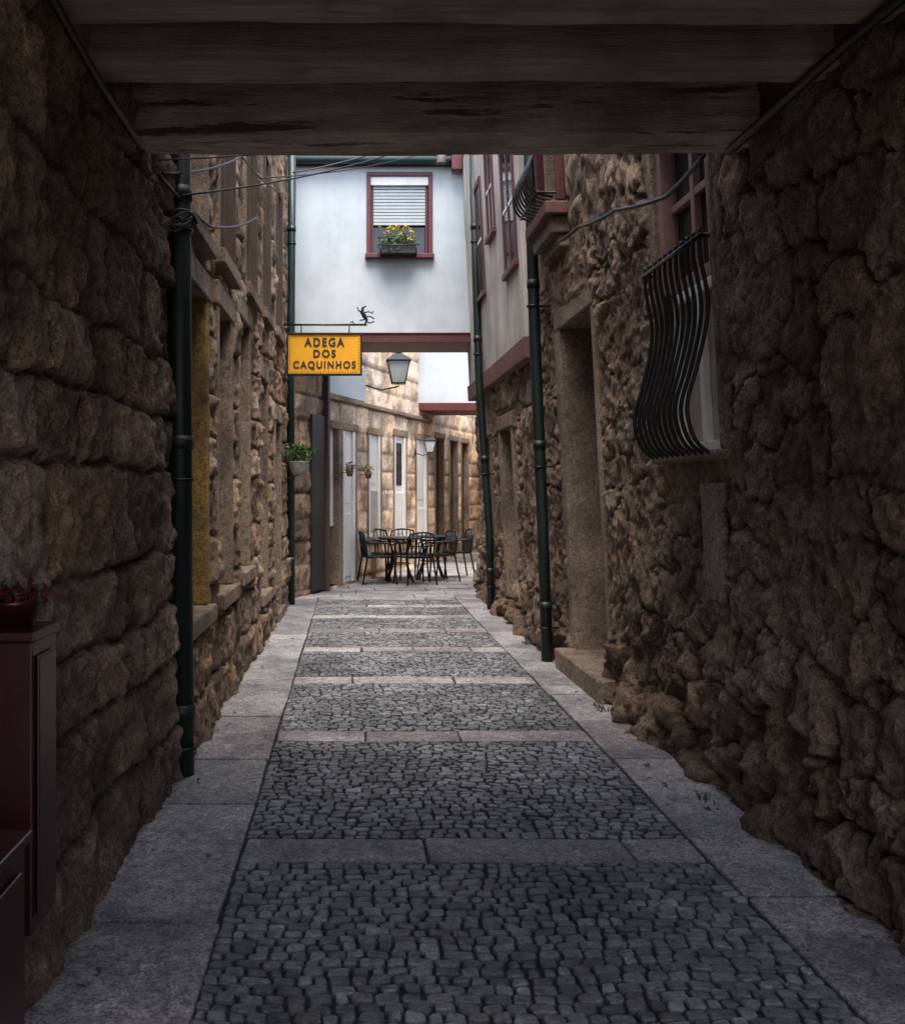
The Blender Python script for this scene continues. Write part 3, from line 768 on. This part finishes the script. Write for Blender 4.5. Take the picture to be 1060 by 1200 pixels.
# ------------------------------------------------------------------ RED CABINETS at left
cb = empty('red_cabinet'); mb = MB()
mb.box(-1.0, -.80, 2.57, 2.78, .38, 1.12, M_cab); mb.box(-1.0, -.79, 2.555, 2.79, 1.121, 1.145, M_cab)
mb.box(-.799, -.79, 2.60, 2.75, .42, 1.08, M_cab)
mb.obj('upper_box', cb, .006)
mb = MB()
mb.box(-1.0, -.75, 1.85, 2.36, .02, .69, M_cab); mb.box(-1.0, -.735, 1.84, 2.375, .691, .715, M_cab); mb.box(-.749, -.738, 1.9, 2.31, .08, .64, M_cab)
mb.obj('lower_box', cb, .006)
fp = empty('flower_pot'); mb = MB()
mb.lathe((-.88, 2.68, 1.146), [(.05, 0), (.07, .06), (.075, .065)], M_cab, 18); mb.obj('pot', fp)
mb = MB(); foliage(mb, (-.88, 2.68, 1.225), (.09, .08, .025), 260, [M_redp, M_redp, M_redp, M_leafd], (.02, .035)); mb.obj('red_flowers', fp, fixn=False)

# ------------------------------------------------------------------ OVERHEAD CABLES
def cable(pts, r=.008, m=None, sg=.012):
    e = MB(); P = [Vector(p) for p in pts]; out = []
    for a, b in zip(P, P[1:]):
        sag = (a-b).length*sg
        for t in np.linspace(0, 1, 13)[:-1]: q = a.lerp(b, t); q.z -= sag*4*t*(1-t); out.append(q)
    out.append(P[-1]); e.tube(out, r, m or M_cable, 6); return e.obj('overhead_cable')
cable([(-.90, 4.9, 3.02), (-.80, 7.5, 3.95), (-.8, 13.5, 5.4)], .008)
cable([(-.86, 5.2, 3.0), (.6, 9.0, 4.55), (1.5, 11.5, 5.3)], .006)
cable([(-.80, 9, 4.25), (1.55, 13.3, 6.1)], .006, sg=.02)
cable([(-.9, 4.8, 3.05), (.4, 6.2, 3.66), (1.6, 7.6, 4.15)], .004)
cable([(-.75, 13.2, 5.6), (.2, 13.6, 5.95)], .01)
cable([(1.62, 4.7, 3.04), (1.66, 5.4, 3.05), (1.60, 6.2, 3.2), (1.62, 7.3, 3.38), (1.60, 7.9, 3.42)], .012, M_cable)
cable([(-.9, 4.8, 2.98), (-.85, 6.2, 3.1), (-.83, 9, 3.9)], .010)
mb = MB()
for k in range(5):
    c = Vector((-.89, 5.22, 2.86)); mb.tube([c+Vector((.075*math.cos(a)*(1+.1*k), .06*math.sin(a), .03*math.sin(a*2+k)+k*.008)) for a in np.linspace(0, 6.28, 16)], .006, M_cablel if k % 2 else M_cable, 6)
mb.obj('cable_coil')

# ------------------------------------------------------------------ CAMERA + LIGHT
cam = bpy.data.objects.new('camera', bpy.data.cameras.new('camera')); COLL.objects.link(cam)
cam.location = (0, 0, 1.5); cam.rotation_euler = (math.pi/2, 0, 0)
cam.data.sensor_fit = 'HORIZONTAL'; cam.data.sensor_width = 36; cam.data.lens = 36*1200/1060
cam.data.shift_x = 119/1060; cam.data.shift_y = -25/1060; cam.data.clip_end = 1000; cam.data.clip_start = .05
scene.camera = cam
w = bpy.data.worlds.new('World'); scene.world = w; w.use_nodes = True
nt = w.node_tree; bg = nt.nodes['Background']
sk = nt.nodes.new('ShaderNodeTexSky'); sk.sky_type = 'NISHITA'; sk.sun_disc = False
sk.sun_elevation = math.radians(70); sk.sun_rotation = math.radians(180); sk.dust_density = 2.5
hs = nt.nodes.new('ShaderNodeHueSaturation'); hs.inputs['Saturation'].default_value = .62
nt.links.new(sk.outputs[0], hs.inputs['Color']); nt.links.new(hs.outputs[0], bg.inputs[0]); bg.inputs[1].default_value = .62
sl = bpy.data.lights.new('sun', 'SUN'); sl.energy = 6.6; sl.angle = math.radians(40); sl.color = (1, .93, .84)
so = bpy.data.objects.new('sun', sl); COLL.objects.link(so); so.rotation_euler = (math.radians(20), 0, 0)
scene.view_settings.view_transform = 'Standard'; scene.view_settings.look = 'None'; scene.view_settings.exposure = 0
